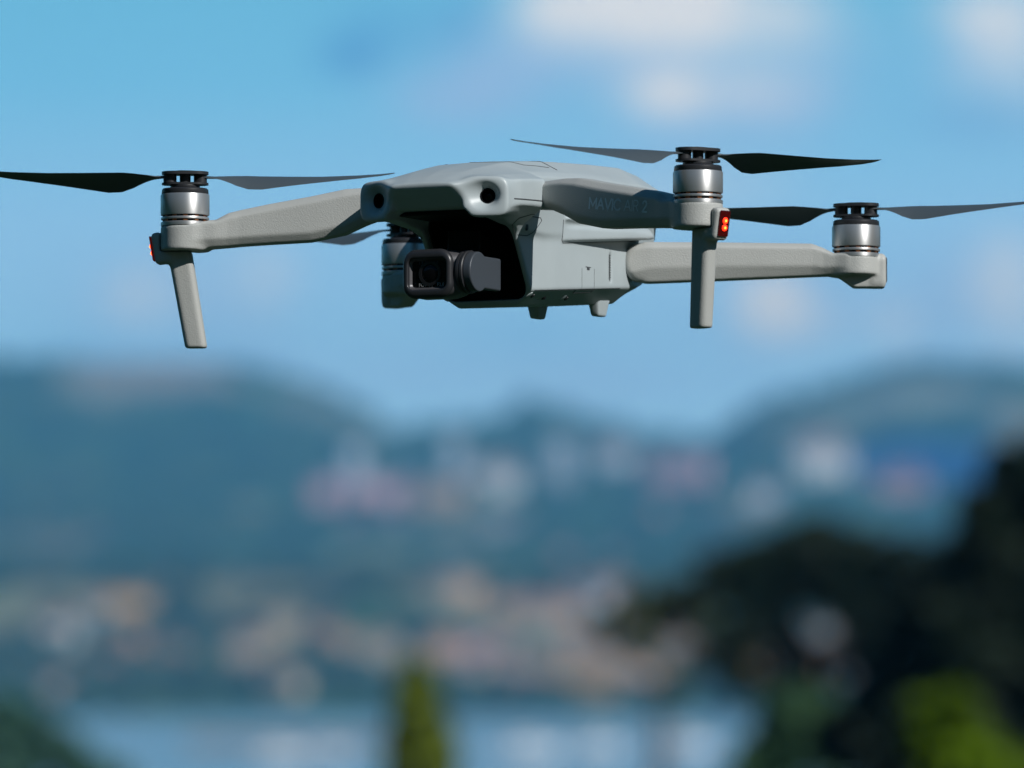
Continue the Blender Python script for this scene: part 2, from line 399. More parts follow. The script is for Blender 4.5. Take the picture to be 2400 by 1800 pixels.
def lens_disc(name, c, n, r, mat, parent, depth=.6):
    mb = MB(); mb.lathe([(r*1.0, -depth), (r, 0), (r*.75, .35), (r*.3, .55), (.02, .6)], 32)
    o = mb.build(name, mat, parent, smooth=True, angle=60)
    z = Vector(n).normalized(); q = z.to_track_quat('Z', 'Y')
    o.matrix_local = Matrix.Translation(P3(*c)) @ q.to_matrix().to_4x4() @ Matrix.Scale(.001, 4)
    return o
for s in (1, -1):
    nd = Vector((s*ND[0], -ND[1], 0)); c = (s*27.2-s*ND[0]*6.5, 98.4-ND[1]*6.5, -6.9)
    tb = MB(); tb.lathe([(3.25, -2), (3.25, 4.4), (2.85, 4.4), (2.85, -2)], 40, cap=False)
    sen = tb.build('vision_sensor', M_black, drone, smooth=True); sen.matrix_local = Matrix.Translation(P3(*c)) @ nd.to_track_quat('Z', 'Y').to_matrix().to_4x4() @ Matrix.Scale(.001, 4)
    l = lens_disc('sensor_lens', (0, 0, 0), (0, 0, 1), 2.9, M_glass, sen); l.matrix_local = Matrix.Identity(4)
    # small dark port on the cover behind the nose, latch notch, vent grille
    mb = MB(); mb.lathe([(1.5, -.6), (1.5, .12), (1.1, .16)], 20)
    h = project(P3(s*60, 57.5, -16.8), Vector((-s, 0, 0)))
    if h:
        o = mb.build('side_port', M_seam, drone, smooth=True); o.matrix_local = Matrix.Translation(h) @ Vector((s, 0, 0)).to_track_quat('Z', 'Y').to_matrix().to_4x4() @ Matrix.Diagonal((.00075, .0013, .001, 1))
    mb = MB(); mb.box(-.0007, .00018, -.0024, .0024, 0, .0003); mb.box(-.0007, .0002, -.0011, .0011, -.0011, 0)
    h = project(P3(s*60, -2, -30.2), Vector((-s, 0, 0)))
    if h:
        o = mb.build('latch_notch', M_seam, drone); o.matrix_local = Matrix.Translation(h) @ Matrix.Diagonal((s, 1, 1, 1))
    mb = MB()
    for i in range(16): mb.box(-.0011, -.0004, -.0010, .0010, i*.00075-.006, i*.00075-.0057)
    mb.box(-.0016, -.0011, -.0011, .0011, -.0063, .0063, 0)
    o = mb.build('vent_grille', M_seam, drone); o.matrix_local = Matrix.Translation(P3(s*25, -24, -28.5)) @ Matrix.Diagonal((s, 1, 1, 1))
# feet and sensor windows under the belly
gf = Grid(-8, 8, -6, 6, -10, 6, .4)
def foot_d(): return gf.loft([(-6.6, [(-3.2, 4), (3.2, 4), (2, 3.6), (-2, 3.6)]), (-4.2, [(-3.2, 4), (3.2, 4), (1.9, -3.8), (-1.9, -3.8)]), (3.6, [(-3.2, 4), (3.2, 4), (1.9, -3.8), (-1.9, -3.8)]), (5.6, [(-3.2, 4), (3.2, 4), (2, 3.6), (-2, 3.6)])])
FD = blur(foot_d(), 2)
for L, F, z in ((15, -32.5, -45.4), (-15, -32.5, -45.4)):
    sdf_obj('belly_foot', FD, gf, M_body, drone, (L, F, z), [[0, -1, 0], [1, 0, 0], [0, 0, 1]])
for s in (1, -1):
    for F in (46, 12):
        dn = Vector((s*.57, 0, -.82)); h = bvh.ray_cast(P3(s*20, F, -45)+dn*.03, -dn)
        if h[0] is None: continue
        for q, (r0, m_) in enumerate(((1.5, M_body), (.8, M_dark))):
            mb = MB(); mb.lathe([(r0, -.6), (r0*.9, .25), (r0*.5, .45)], 24); o = mb.build('belly_sensor', m_, drone, smooth=True)
            o.matrix_local = Matrix.Translation(h[0]+Vector((0, q*.0036, 0))) @ dn.to_track_quat('Z', 'Y').to_matrix().to_4x4() @ Matrix.Diagonal((.001, .0016, .001, 1))

# ---- gimbal bay lining
g = Grid(24, 96, -24, 24, -52, -8, .6)
li = g.rbox((78, 0, -29.4), (50, 20.9, 17.9), 6); ii = g.rbox((78, 0, -29.4), (49, 19.7, 16.9), 5)
sh = np.maximum(np.maximum(li, -ii), -(g.A-29.5)); sh = np.minimum(sh, np.maximum(g.rbox((30.5, 0, -29), (1.2, 20.5, 17.4), .4), -1))
cut = (g.A-62-(g.Z+16)*.607)/1.17
roof = g.rbox((61, 0, -12.6), (31, 20.2, 1.0), .5)
sh = np.minimum(np.maximum(sh, cut), roof)
sdf_obj('gimbal_bay', sh, g, M_black, drone, (0, 0, 0), [[0, 1, 0], [1, 0, 0], [0, 0, 1]])

# ---- gimbal and camera
gim = empty('gimbal_camera', parent=drone)
g = Grid(72, 102, -20, 14, -54, -24, .35)
cb = g.rbox((87.5, -3.0, -39.2), (9.2, 11.4, 10.2), 5.2)
side = g.rbox((86, 5, -38.8), (8, 7, 9.6), 5)
cb = smin(cb, side, 2)
win = g.rbox((98, -2.6, -39.2), (4, 9.0, 6.4), 2.2)
cb = smax(cb, -win, .9); cb = blur(cb, 1)
cbo, _, _ = sdf_obj('camera_housing', cb, g, M_gimbal, gim, (0, 0, 0), [[0, 1, 0], [1, 0, 0], [0, 0, 1]])
def rr2(t0, z0, ht, hz_, r):
    q1, q2 = np.abs(g.T-t0)-ht+r, np.abs(g.Z-z0)-hz_+r
    return np.sqrt(np.maximum(q1, 0)**2+np.maximum(q2, 0)**2)+np.minimum(np.maximum(q1, q2), 0)-r
fr = smax(smax(rr2(-2.8, -39.2, 12.0, 10.7, 6.4), np.abs(g.A-95.2)-2.2, 2.6), -rr2(-2.6, -39.2, 9.2, 6.7, 2.6)+0*g.A, .6).astype(np.float32)
sdf_obj('front_bezel', blur(fr, 1), g, M_dark, cbo, (0, 0, 0), [[0, 1, 0], [1, 0, 0], [0, 0, 1]])
mb = MB(); mb.box(-.0113, .0061, -.0946, -.0941, -.0453, -.0331)
gl = mb.build('front_glass', M_glass, cbo)
mb = MB()
for r0, r1, z in ((5.3, 4.0, .5),): mb.lathe([(r0, 0), (r0, z), (r1, z), (r1, 0)], 40, cap=False)
lb = mb.build('lens_barrel', M_barrel, cbo, smooth=True); lb.matrix_local = Matrix.Translation(P3(-2.2, 94.7, -39)) @ Vector((0, -1, 0)).to_track_quat('Z', 'Y').to_matrix().to_4x4() @ Matrix.Scale(.001, 4)
lens_disc('lens', (-2.2, 94.9, -39), (0, -1, 0), 3.6, M_glass, cbo)
def text(body, size, mat, parent, M, name, off=0, ext=.00004, sx=1):
    c = bpy.data.curves.new(name, 'FONT'); c.body = body; c.size = size; c.extrude = ext; c.offset = off; c.align_x = 'LEFT'; c.space_character = sx
    t = bpy.data.objects.new(name, c); COL.objects.link(t); dg = bpy.context.evaluated_depsgraph_get(); me = bpy.data.meshes.new_from_object(t.evaluated_get(dg))
    bpy.data.objects.remove(t); o = link(name, me, mat, parent); o.matrix_local = M; return o
face = lambda v: Vector(v)
def basis(x, y, z, o): m = Matrix((x, y, z)).transposed().to_4x4(); m.translation = o; return m
bx = basis((1, 0, 0), (0, 0, 1), (0, -1, 0), P3(-7.6, 94.9, -44.6))
text('FOV-84\u00b0  F2.8', .0021, M_lenst, cbo, bx, 'lens_lettering', .00002)
bx = basis((1, 0, 0), (0, 0, 1), (0, -1, 0), P3(-7.6, 94.9, -34.9))
text('1/2.0  CMOS', .0018, M_brkt, cbo, bx, 'lens_lettering', .00001)
def lx(mb_prof, L, F, z, name, mat, parent, n=48):
    mb = MB(); mb.lathe(mb_prof, n); o = mb.build(name, mat, parent, smooth=True)
    o.matrix_local = Matrix.Translation(P3(L, F, z)) @ Vector((1, 0, 0)).to_track_quat('Z', 'Y').to_matrix().to_4x4() @ Matrix.Scale(.001, 4); return o
lx([(9.0, 0), (9.4, .3), (9.4, 1.4), (9.0, 1.5), (9.0, 1.9), (9.4, 2.0), (9.4, 3.0), (9.0, 3.3)], 10.2, 86.5, -38.3, 'pitch_motor', M_dark, gim)
g = Grid(64, 98, 12, 20, -50, -26, .35)
br = np.minimum(np.maximum(np.sqrt((g.A-86.5)**2+(g.Z+38.3)**2)-8.6, np.abs(g.T-15.3)-2.0), g.rbox((76, 15.6, -38.3), (10, 1.7, 7.0), .6))
sdf_obj('gimbal_bracket', blur(br.astype(np.float32), 1), g, M_brkt, gim, (0, 0, 0), [[0, 1, 0], [1, 0, 0], [0, 0, 1]])
mb = MB(); mb.box(-.016, .0165, -.070, -.066, -.045, -.031); mb.box(-.008, .008, -.068, -.040, -.036, -.018)
mb.build('gimbal_yoke', M_black, gim, bevel=.001)

# ---- arms
def ax_of(root, tip, mir):
    d = np.array(tip, float)-np.array(root, float); d /= np.linalg.norm(d); n = np.array([-d[1], d[0]])
    A = np.array([[d[0], d[1], 0], [n[0], n[1], 0], [0, 0, 1.0]])
    o = np.array([root[0], root[1], 0.0])
    if mir: A = A*np.array([-1, 1, 1]); o = o*np.array([-1, 1, 1])
    return A, o
def sec(s, zt, zb, w=6.5, ct=3, cb=3.6, wt=3.4): return (s, [(-w+2, zt), (wt*w/6.5, zt), (w, zt-ct), (w, zb+cb), (w-2.3, zb), (-w+2.3, zb), (-w, zb+3), (-w, zt-2)])
g = Grid(-6, 120, -16, 16, -70, 6, .5)
A1 = g.loft([sec(-3, 1.5, -9.5), sec(13, 2.0, -11, ct=2), sec(21, 2.2, -13.9, ct=2.4), sec(30, 1.7, -18), sec(45, -1.3, -21), sec(64, -4.6, -21.9), sec(76, -7.0, -22.6, 6.6), sec(81, -8.2, -23, 7, 2.4), sec(86.5, -11.2, -23.3, 8, 1.2), sec(96, -11.4, -24, 9, 1)])
mt = g.cyl(100.48, 0, 10.6, -24.3, -13.6)
A1 = smin(np.maximum(A1, -g.cyl(100.48, 0, 11.3, -13.4, 20)), mt, 2.5)
# landing leg: from below the motor, leaning in and back
dA, oA = ax_of((30, 56), (124, 91.5), False)
def toloc(L, F, z): v = np.array([L, F, z])-oA; return v @ np.linalg.inv(dA)
p0, p1 = toloc(127.2, 91.2, -22), toloc(122, 84.7, -66.3)
fz = np.clip((g.Z-p0[2])/(p1[2]-p0[2]), 0, 1.0)
cs, ct_ = p0[0]+(p1[0]-p0[0])*fz, p0[1]+(p1[1]-p0[1])*fz
hs, ht, rr = 5.3-.5*fz, 4.0-.4*fz, 2.6
q1, q2 = np.abs(g.A-cs)-hs+rr, np.abs(g.T-ct_)-ht+rr
leg = np.sqrt(np.maximum(q1, 0)**2+np.maximum(q2, 0)**2)+np.minimum(np.maximum(q1, q2), 0)-rr
leg = np.maximum(leg, np.maximum(p1[2]-g.Z, g.Z+22)).astype(np.float32)
A1s = blur(np.maximum(A1, -1e3), 2)
ledM = [[math.cos(.17), 0, math.sin(.17)], [0, 1, 0], [-math.sin(.17), 0, math.cos(.17)]]
house = g.rbox((110.3, -1.6, -22.8), (4.2, 4.1, 7.0), 1.8, ledM)
L1 = smin(smax(leg, g.Z+22.5, .5), house, 2.5)
L1 = np.maximum(L1, -(A1-.25))
L1 = blur(L1, 2)
# rear arm
g2 = Grid(-8, 118, -15, 15, -40, -10, .5)
A2 = g2.loft([sec(-5, -17.5, -32.6, 4.5, 3, 3), sec(-2, -16.2, -33.6, 6), sec(8, -15.9, -34, ct=2.2, cb=6.4), sec(38, -16.0, -32.8, ct=2, cb=6), sec(79, -16.5, -31, ct=2, cb=4.4), sec(84, -18.4, -30.8, 6.8, 1.5), sec(88, -20.6, -30.6, 7.6, 1), sec(94, -20.8, -30.6, 9, 1)])
rc = np.sqrt((g2.A-4.6)**2+(g2.Z+25.0)**2)-8.9+np.clip(np.abs(g2.T)-2.5, 0, 9)**2*.11; A2 = np.where(g2.A < 4.6, smax(A2, rc, 1.5), A2).astype(np.float32)
A2 = smin(np.maximum(A2, -g2.cyl(98.65, 0, 11.1, -21.6, 20)), g2.cyl(98.65, 0, 10.4, -30.4, -21.9), 2.5)
fo = g2.loft([(88.5, [(-5, -27), (5, -27), (4, -29.6), (-4, -29.6)]), (97.5, [(-5, -27), (5, -27), (4, -36), (-4, -36)]), (111, [(-5, -23), (5, -23), (4, -36), (-4, -36)])])
fo = smin(fo, g2.rbox((108, 0, -28), (3.6, 4.6, 7.2), 2.0), 1.5)
A2s = blur(smin(A2, fo, 1.0), 2)

def led(parent, M, hot):
    """M: frame at the window centre, x outwards"""
    mb = MB(); mb.box(-.0006, .0004, -.0028, .0028, -.0055, .0055)
    w = mb.build('status_light', M_led if hot else M_black, parent, bevel=.0008); w.matrix_local = M
    if hot:
        for z in (.0012, -.0018):
            mb = MB(); mb.lathe([(.00145, 0), (.00135, .00035), (.0006, .0006)], 16, mat=Matrix.Translation((.0003, 0, z)) @ Matrix.Rotation(math.pi/2, 4, 'Y'))
            mb.build('lit_diode', M_ledon, w, smooth=True)
            mb = MB(); mb.lathe([(.0006, .0006), (.0004, .0009)], 12, mat=Matrix.Translation((.0003, 0, z)) @ Matrix.Rotation(math.pi/2, 4, 'Y'))
            mb.build('lit_diode', M_ledhot, w, smooth=True)
def frame_of(A, o, s, t, z, tilt):
    p = np.array([s, t, z]) @ A+o; d = A[0]; d3 = Vector((d[0], -d[1], 0)).normalized()
    zz = Vector((0, 0, 1)); d3 = (d3*math.cos(tilt)-zz*math.sin(tilt)).normalized(); y = zz.cross(d3).normalized(); z3 = d3.cross(y)
    return basis(d3, y, z3, P3(*p))
arms = {}
for mir in (False, True):
    A, o = ax_of((30, 56), (124, 91.5), mir)
    a, _, _ = sdf_obj('front_arm', A1s, g, M_arm, drone, o, A)
    lg, _, _ = sdf_obj('landing_leg', L1, g, M_arm, drone, o, A)
    led(lg, frame_of(A, o, 115.0, -1.6, -23.2, .17), True)
    arms[mir] = (A, o, a)
    A_, o_ = ax_of((25, -45), (112, -91.5), mir)
    # forward side of the rear arm: the grid's t axis points forward for the left arm
    r, _, _ = sdf_obj('rear_arm', A2s, g2, M_arm, drone, o_, A_)
    led(r, frame_of(A_, o_, 111.7, 0, -28, 0), False)
# lettering on the front face of the left front arm
A, o, a = arms[False]
arm_bvh = BVHTree.FromPolygons([tuple(v.co) for v in a.data.vertices], [tuple(p.vertices) for p in a.data.polygons])
GLY = {'M': (.95, [[(0, 0), (0, 1), (.47, .25), (.95, 1), (.95, 0)]]), 'A': (.86, [[(0, 0), (.43, 1), (.86, 0)], [(.17, .34), (.69, .34)]]), 'V': (.86, [[(0, 1), (.43, 0), (.86, 1)]]), 'I': (.06, [[(.03, 0), (.03, 1)]]),
       'C': (.82, [[(.5+.48*math.cos(R(a)), .5+.5*math.sin(R(a))) for a in range(42, 319, 23)]]), 'R': (.6, [[(0, 0), (0, 1), (.34, 1), (.52, .92), (.58, .74), (.52, .56), (.34, .48), (0, .48)], [(.3, .48), (.6, 0)]]),
       '2': (.58, [[(.03, .76), (.1, .93), (.28, 1), (.46, .94), (.54, .76), (.48, .58), (.02, 0), (.58, 0)]])}
def arm_text(body, s0, z0, size, wd, mat, tilt=-R(6.2)):
    p = np.array([s0, 6.5, z0]) @ A+o; x = Vector((A[0][0], -A[0][1], 0)); zz = Vector((0, 0, 1)); x2 = (x*math.cos(tilt)+zz*math.sin(tilt)).normalized()
    n = Vector((A[1][0], -A[1][1], 0)).normalized(); y = n.cross(x2); m = basis(x2, y, n, P3(*p)); mb = MB(); cx = 0
    for ch in body:
        w_, strokes = GLY[ch]
        for st in strokes:
            for a_, b_ in zip(st[:-1], st[1:]):
                a2, b2 = Vector(((cx+a_[0])*size, a_[1]*size)), Vector(((cx+b_[0])*size, b_[1]*size)); d_ = (b2-a2).normalized(); u_ = Vector((-d_.y, d_.x))*wd*.5; a2 -= d_*wd*.35; b2 += d_*wd*.35; k_ = max(1, int((b2-a2).length/.0006))
                for i_ in range(k_):
                    q0, q1 = a2.lerp(b2, i_/k_), a2.lerp(b2, (i_+1)/k_); V_ = []
                    for q in (q0-u_, q1-u_, q1+u_, q0+u_):
                        P_ = m @ Vector((q.x, q.y, 0)); h = arm_bvh.ray_cast(P_+n*.01, -n); V_.append(tuple((h[0] if h[0] else P_)+n*.00010))
                    mb.add(V_, [(0, 1, 2, 3)])
        cx += w_+.18
    me = bpy.data.meshes.new('arm_lettering'); me.from_pydata(mb.V, [], mb.F); link('arm_lettering', me, mat, a)
arm_text('MAVIC', 39.6, -12.2, .0045, .00085, M_txt)
arm_text('AIR', 61.5, -14.6, .0046, .00042, M_txt2)
arm_text('2', 72.9, -15.9, .0046, .00085, M_txt)

# ---- motors and propellers
def motor(L, F, z0):
    e_ = empty('motor', parent=drone); e_.location = P3(L, F, z0); k = .001
    mb = MB(); mb.lathe([(9.6*k, -9.2*k), (10.45*k, -9.2*k), (10.65*k, -8.9*k), (10.65*k, -.5*k), (10.3*k, 0), (9*k, 0)], 72); mb.build('bell', M_metal, e_, smooth=True)
    mb = MB(); mb.lathe([(10.15*k, 0), (10.25*k, .2*k), (10.1*k, 2.0*k), (9.6*k, 2.5*k), (3*k, 2.6*k)], 64); mb.build('motor_cap', M_dark, e_, smooth=True)
    mb = MB(); mb.lathe([(9.4*k, -13.8*k), (9.4*k, -9.1*k)], 48)
    mb.build('stator', M_black, e_, smooth=True)
    mb = MB()
    for i in range(12): mb.box(9.3*k, 9.75*k, -.9*k, .9*k, -12.0*k, -9.3*k, mat=Matrix.Rotation(i*math.pi/6, 4, 'Z'))
    mb.build('windings', M_copper, e_)
    mb = MB()
    mb.lathe([(9.3*k, -11.1*k), (10.4*k, -11.1*k), (10.5*k, -10.9*k), (10.5*k, -10.3*k), (10.4*k, -10.1*k), (9.3*k, -10.1*k)], 64)
    mb.lathe([(9.3*k, -13.9*k), (10.5*k, -13.9*k), (10.6*k, -13.6*k), (10.6*k, -12.4*k), (10.4*k, -12.2*k), (9.3*k, -12.2*k)], 64)
    mb.build('base_ring', M_metal, e_, smooth=True)
def stad(L_, W_, n=10):
    P = []
    for c, a0 in ((L_/2-W_/2, -90), (-(L_/2-W_/2), 90)):
        for i in range(n+1):
            a = R(a0+180*i/n); P.append((c+W_/2*math.cos(a), W_/2*math.sin(a)))
    return P
def blade_mesh(sgn, cw, con=2.4):
    rs = []
    st = [(5.5, 4.6, 4, 0, .9), (9, 4.2, 4, 0, .9), (13, 4.6, 10, 0, .8), (17, 7.5, 20, .6, .6), (22, 12.5, 25, 1.0, .5), (27, 16.5, 26, 1.2, .45), (33, 18, 24, 1.0, .42), (45, 16.8, 19, .6, .38), (60, 14, 14.5, .2, .33), (75, 11, 11, .2, .3), (85, 8.2, 9, .5, .26), (89.5, 5.6, 8, .8, .22), (91.2, 3.0, 8, 1.0, .18)]
    fine = []
    for (a, b) in zip(st[:-1], st[1:]):
        n = 4
        for i in range(n): fine.append([a[j]+(b[j]-a[j])*i/n for j in range(5)])
    fine.append(st[-1])
    for r, c, p, zz, th in fine:
        p = R(p); lead = min(.38*c, 2.1+.24*c); ring = []
        for i in range(12):
            ang = 2*math.pi*i/12; xx = lead-c*(.5-.5*math.cos(ang)); t = math.sin(ang)*th*(.6+.4*math.cos(ang))
            camb = .05*c*math.sin(math.pi*min(max((lead-xx)/c, 0), 1))
            yl, zl = xx*math.cos(p)-(t+camb)*math.sin(p)*-1*0, 0
            y = (xx-lead)*math.cos(p)+lead; z = (xx-lead)*math.sin(p)+t+camb+.9+con*max(0, (r-14)/77)**1.3
            ring.append((sgn*r*.001, cw*sgn*y*.001, (z+zz+6.6)*.001))
        rs.append(ring)
    return rs
def propeller(L, F, z0, ang, cw, con):
    """ang: blade direction seen from the viewer, degrees towards the viewer from image right"""
    a = R(ang); u, w = math.cos(a), math.sin(a); l = math.cos(PSI)*u+math.sin(PSI)*w; f = -math.sin(PSI)*u+math.cos(PSI)*w
    e_ = empty('propeller', P3(L, F, z0), math.atan2(-f, l), drone); k = .001
    mb = MB(); sc = lambda P, q=1: [(x*k*q, y*k*q) for x, y in P]
    mb.lathe([(2.2*k, 2.4*k), (6.4*k, 2.9*k), (6.5*k, 3.2*k), (6.4*k, 4.0*k), (3.2*k, 4.1*k)], 40)
    mb.prism(sc(stad(20.4, 11.5)), 4.1*k, 5.0*k); mb.prism(sc(stad(20.4, 11.5)), 8.6*k, 9.9*k); mb.prism(sc(stad(9, 6)), 9.9*k, 10.3*k)
    mb.lathe([(2.4*k, 5.0*k), (2.4*k, 8.6*k)], 20)
    for sx in (1, -1):
        mb.lathe([(2.9*k, 5.0*k), (2.9*k, 8.6*k)], 20, mat=Matrix.Translation((sx*6.6*k, 0, 0)))
    mb.build('hub', M_dark, e_, smooth=True)
    for sg in (1, -1):
        mb = MB(); mb.rings(blade_mesh(sg, cw, con)); mb.build('blade', M_blade, e_, smooth=True, angle=70)
for L, F, z, an, cw, con in ((124, 91.5, -.3, -30, -1, .9), (-124, 91.5, .3, -4, 1, 1.6), (112, -91.5, -8.6, 14, 1, 2.2), (-112, -91.5, -8.0, 52, -1, 2)):
    motor(L, F, z); propeller(L, F, z, an, cw, con)
bpy.context.view_layer.update()
# ------------------------------------------------------------------ the bay: terrain, water, air
def sstep(a, b, x):
    t = np.clip((x-a)/(b-a), 0, 1); return t*t*(3-2*t)
_ph = rng.uniform(0, 6.28, (3, 8, 2)); _dr = rng.uniform(0, 6.28, (3, 8))
def wav(x, y, L, k):
    s = 0
    for i in range(8):
        l = L*(.45+.18*i); s = s+np.sin((x*np.cos(_dr[k, i])+y*np.sin(_dr[k, i]))/l*6.28+_ph[k, i, 0])*(l/L)
    return s/8
RX = np.array([-9000, -1500, -800, -330, -200, -130, -75, -20, 10, 45, 75, 120, 165, 250, 400, 900, 1600, 9000.])
RZ = np.array([120, 210, 180, 168, 165, 154, 123, 126, 139, 131, 120, 115, 140, 163, 164, 178, 150, 120.])
def far_z(x, y):
    ridge = np.interp(x*6500/np.maximum(y, 3000)*1.0, RX, RZ)
    near = 30*sstep(2300, 2900, y)+wav(x, y, 160, 0)*2.2*sstep(2330, 2600, y)
    near = near*(1-.25*sstep(2950, 3350, y)*(1-sstep(3600, 4000, y)))
    up_ = 46*sstep(3500, 5200, y)+(ridge-30-46)*sstep(4700, 6500, y)
    z = near+up_+wav(x, y, 420, 1)*5*sstep(3400, 4600, y)*(1-.8*sstep(5900, 6400, y))
    z = z-(ridge-60)*.35*sstep(6600, 7600, y)
    return z-4.0*(1-sstep(2270, 2330, y))
def near_z(x, y):
    d = np.sqrt((x*.45)**2+np.maximum(y, 0)**2)
    return 28.3-14*sstep(6, 150, d)-18.5*sstep(150, 560, d)+wav(x, y, 60, 2)*.5*sstep(8, 60, d)+60*sstep(0, 1, np.maximum(0, -y-10)*.5/60*.8)+45*sstep(0, 1, np.maximum(0, np.abs(x)-45-np.maximum(y, 0)*.9)*.45/45)  # unseen banks behind and beside the viewer raised to block horizon fill light
def grid_mesh(name, xs, ys, fz, mat, kind='structure', label=None, cat=None):
    XX, YY = np.meshgrid(xs, ys, indexing='ij'); ZZ = fz(XX, YY); n, m = XX.shape
    V = np.stack([XX.ravel(), YY.ravel(), ZZ.ravel()], 1); I = np.arange(n*m).reshape(n, m)
    F = np.stack([I[:-1, :-1].ravel(), I[1:, :-1].ravel(), I[1:, 1:].ravel(), I[:-1, 1:].ravel()], 1)
    o = mesh_np(name, V, F, mat); tag(o, label, cat, None, kind); return o
def land_mat(name, forest, olive, tan, s1, thr, patches=()):
    m = bpy.data.materials.new(name); m.use_nodes = True; t = m.node_tree; b = t.nodes['Principled BSDF']; b.inputs['Roughness'].default_value = .95; b.inputs['Specular IOR Level'].default_value = .1
    o = N(t, 'ShaderNodeTexCoord')
    mp = N(t, 'ShaderNodeMapping'); mp.inputs['Scale'].default_value = (1, .14, 1); t.links.new(o.outputs['Object'], mp.inputs[0])
    def nz(sc, d=4):
        n = N(t, 'ShaderNodeTexNoise'); n.inputs['Scale'].default_value = sc; n.inputs['Detail'].default_value = d; t.links.new(mp.outputs[0], n.inputs['Vector']); return n.outputs['Fac']
    def ramp(v, a, bb): 
        r = N(t, 'ShaderNodeMapRange', interpolation_type='SMOOTHSTEP'); r.inputs[1].default_value = a; r.inputs[2].default_value = bb; t.links.new(v, r.inputs[0]); return r.outputs[0]
    c = mixc(t, ramp(nz(s1*2.2), .42, .6), forest, olive)
    c = mixc(t, ramp(nz(s1), thr, thr+.07), c, tan)
    c = mixc(t, mth(t, 'MULTIPLY', ramp(nz(s1*9, 2), .5, .7), .35), c, (.015, .028, .012))
    # fields, bare ground, dark woods and one hillside's shade painted blue: (x, y, rx, ry, colour, strength)
    sp = N(t, 'ShaderNodeSeparateXYZ'); t.links.new(o.outputs['Object'], sp.inputs[0])
    for (px, py, prx, pry, col, st) in patches:
        a = mth(t, 'DIVIDE', mth(t, 'SUBTRACT', sp.outputs[0], px), prx); q = mth(t, 'DIVIDE', mth(t, 'SUBTRACT', sp.outputs[1], py), pry)
        d = mth(t, 'ADD', mth(t, 'MULTIPLY', a, a), mth(t, 'MULTIPLY', q, q)); d = mth(t, 'ADD', d, mth(t, 'MULTIPLY', mth(t, 'SUBTRACT', nz(s1*4), .5), 2.2))
        r = N(t, 'ShaderNodeMapRange', interpolation_type='SMOOTHSTEP'); r.inputs[1].default_value = 1.15; r.inputs[2].default_value = .8; t.links.new(d, r.inputs[0])
        c = mixc(t, mth(t, 'MULTIPLY', r.outputs[0], st), c, col)
    t.links.new(c, b.inputs['Base Color']); return m
K_ = 4.4956e-5
def hit(px, py, lo=2310, hi=6900):
    """where the line of sight at a compass bearing / height meets the far shore"""
    y = np.arange(lo, hi, 2.0); x = (px-1106)*K_*y; z = 30+(1250-py)*K_*y; g_ = far_z(x, y); i = np.argmax(g_ >= z)
    return (float(x[i]), float(y[i]), float(g_[i]))
def patch(px, py, rx, ry, col, st):
    x, y, _ = hit(px, py); _, y0, _ = hit(px, py+ry); _, y1, _ = hit(px, py-ry)
    return (x, y, rx*K_*y, max((y1-y0)/2, 25), col, st)
TAN = (.36, .26, .14); OCH = (.42, .28, .12); DK = (.008, .02, .016); FLD = (.20, .22, .12); PALE = (.33, .31, .26)
PT = [patch(600, 1350, 95, 40, TAN, .8), patch(540, 1430, 100, 30, TAN, .55), patch(780, 1410, 90, 40, TAN, .7), patch(250, 1300, 120, 22, OCH, .7), patch(40, 1305, 120, 24, FLD, .8),
      patch(806, 1200, 100, 24, FLD, .9), patch(1000, 1190, 60, 30, (.24, .2, .16), .5), patch(420, 1350, 150, 30, DK, .8), patch(60, 1400, 90, 40, DK, .7), patch(560, 1490, 80, 18, DK, .5), patch(720, 1275, 60, 30, DK, .6),
      patch(180, 1560, 120, 30, DK, .6), patch(1300, 1400, 120, 50, TAN, .5), patch(1000, 1440, 200, 40, (.24, .2, .16), .6), patch(1200, 1480, 200, 25, PALE, .3),
      patch(2060, 985, 270, 50, (.0, .04, .19), 1.0), patch(150, 850, 60, 25, FLD, .35), patch(270, 860, 60, 40, FLD, .35), patch(310, 805, 200, 24, (.40, .30, .25), .6), patch(1950, 860, 190, 30, (.36, .36, .28), .7), patch(700, 880, 130, 30, (.2, .2, .15), .6), patch(1750, 900, 100, 30, FLD, .3),  # first patch: shade and haze of a hillside painted as deep blue albedo
      patch(1500, 1090, 90, 20, DK, .5), patch(880, 1120, 110, 18, DK, .6), patch(200, 1150, 200, 60, DK, .3)]
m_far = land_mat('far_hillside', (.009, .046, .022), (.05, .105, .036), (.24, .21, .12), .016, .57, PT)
m_near = land_mat('garden_slope', (.010, .028, .016), (.018, .042, .024), (.05, .06, .045), .06, .6)
ys = np.concatenate([np.arange(2240, 3600, 16), np.arange(3600, 7700, 40)]); xs = np.concatenate([np.arange(-3200, -420, 80), np.arange(-420, 421, 8), np.arange(500, 3300, 80)])
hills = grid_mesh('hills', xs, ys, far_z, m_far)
xs = np.concatenate([np.arange(-600, -60, 30), np.arange(-60, 61, 3), np.arange(90, 620, 30)]); ys = np.concatenate([np.arange(-400, 0, 40), np.arange(0, 700, 6)])
ground = grid_mesh('ground', xs, ys, near_z, m_near)
mw = bpy.data.materials.new('bay_water'); mw.use_nodes = True; t = mw.node_tree; b = t.nodes['Principled BSDF']
b.inputs['Base Color'].default_value = (.25, .30, .38, 1); b.inputs['Roughness'].default_value = .22; b.inputs['IOR'].default_value = 1.33
oc = N(t, 'ShaderNodeTexCoord'); mp = N(t, 'ShaderNodeMapping'); mp.inputs['Scale'].default_value = (.4, .9, 1); t.links.new(oc.outputs['Object'], mp.inputs[0])
nn = N(t, 'ShaderNodeTexNoise'); nn.inputs['Scale'].default_value = .25; nn.inputs['Detail'].default_value = 4; t.links.new(mp.outputs[0], nn.inputs[0])
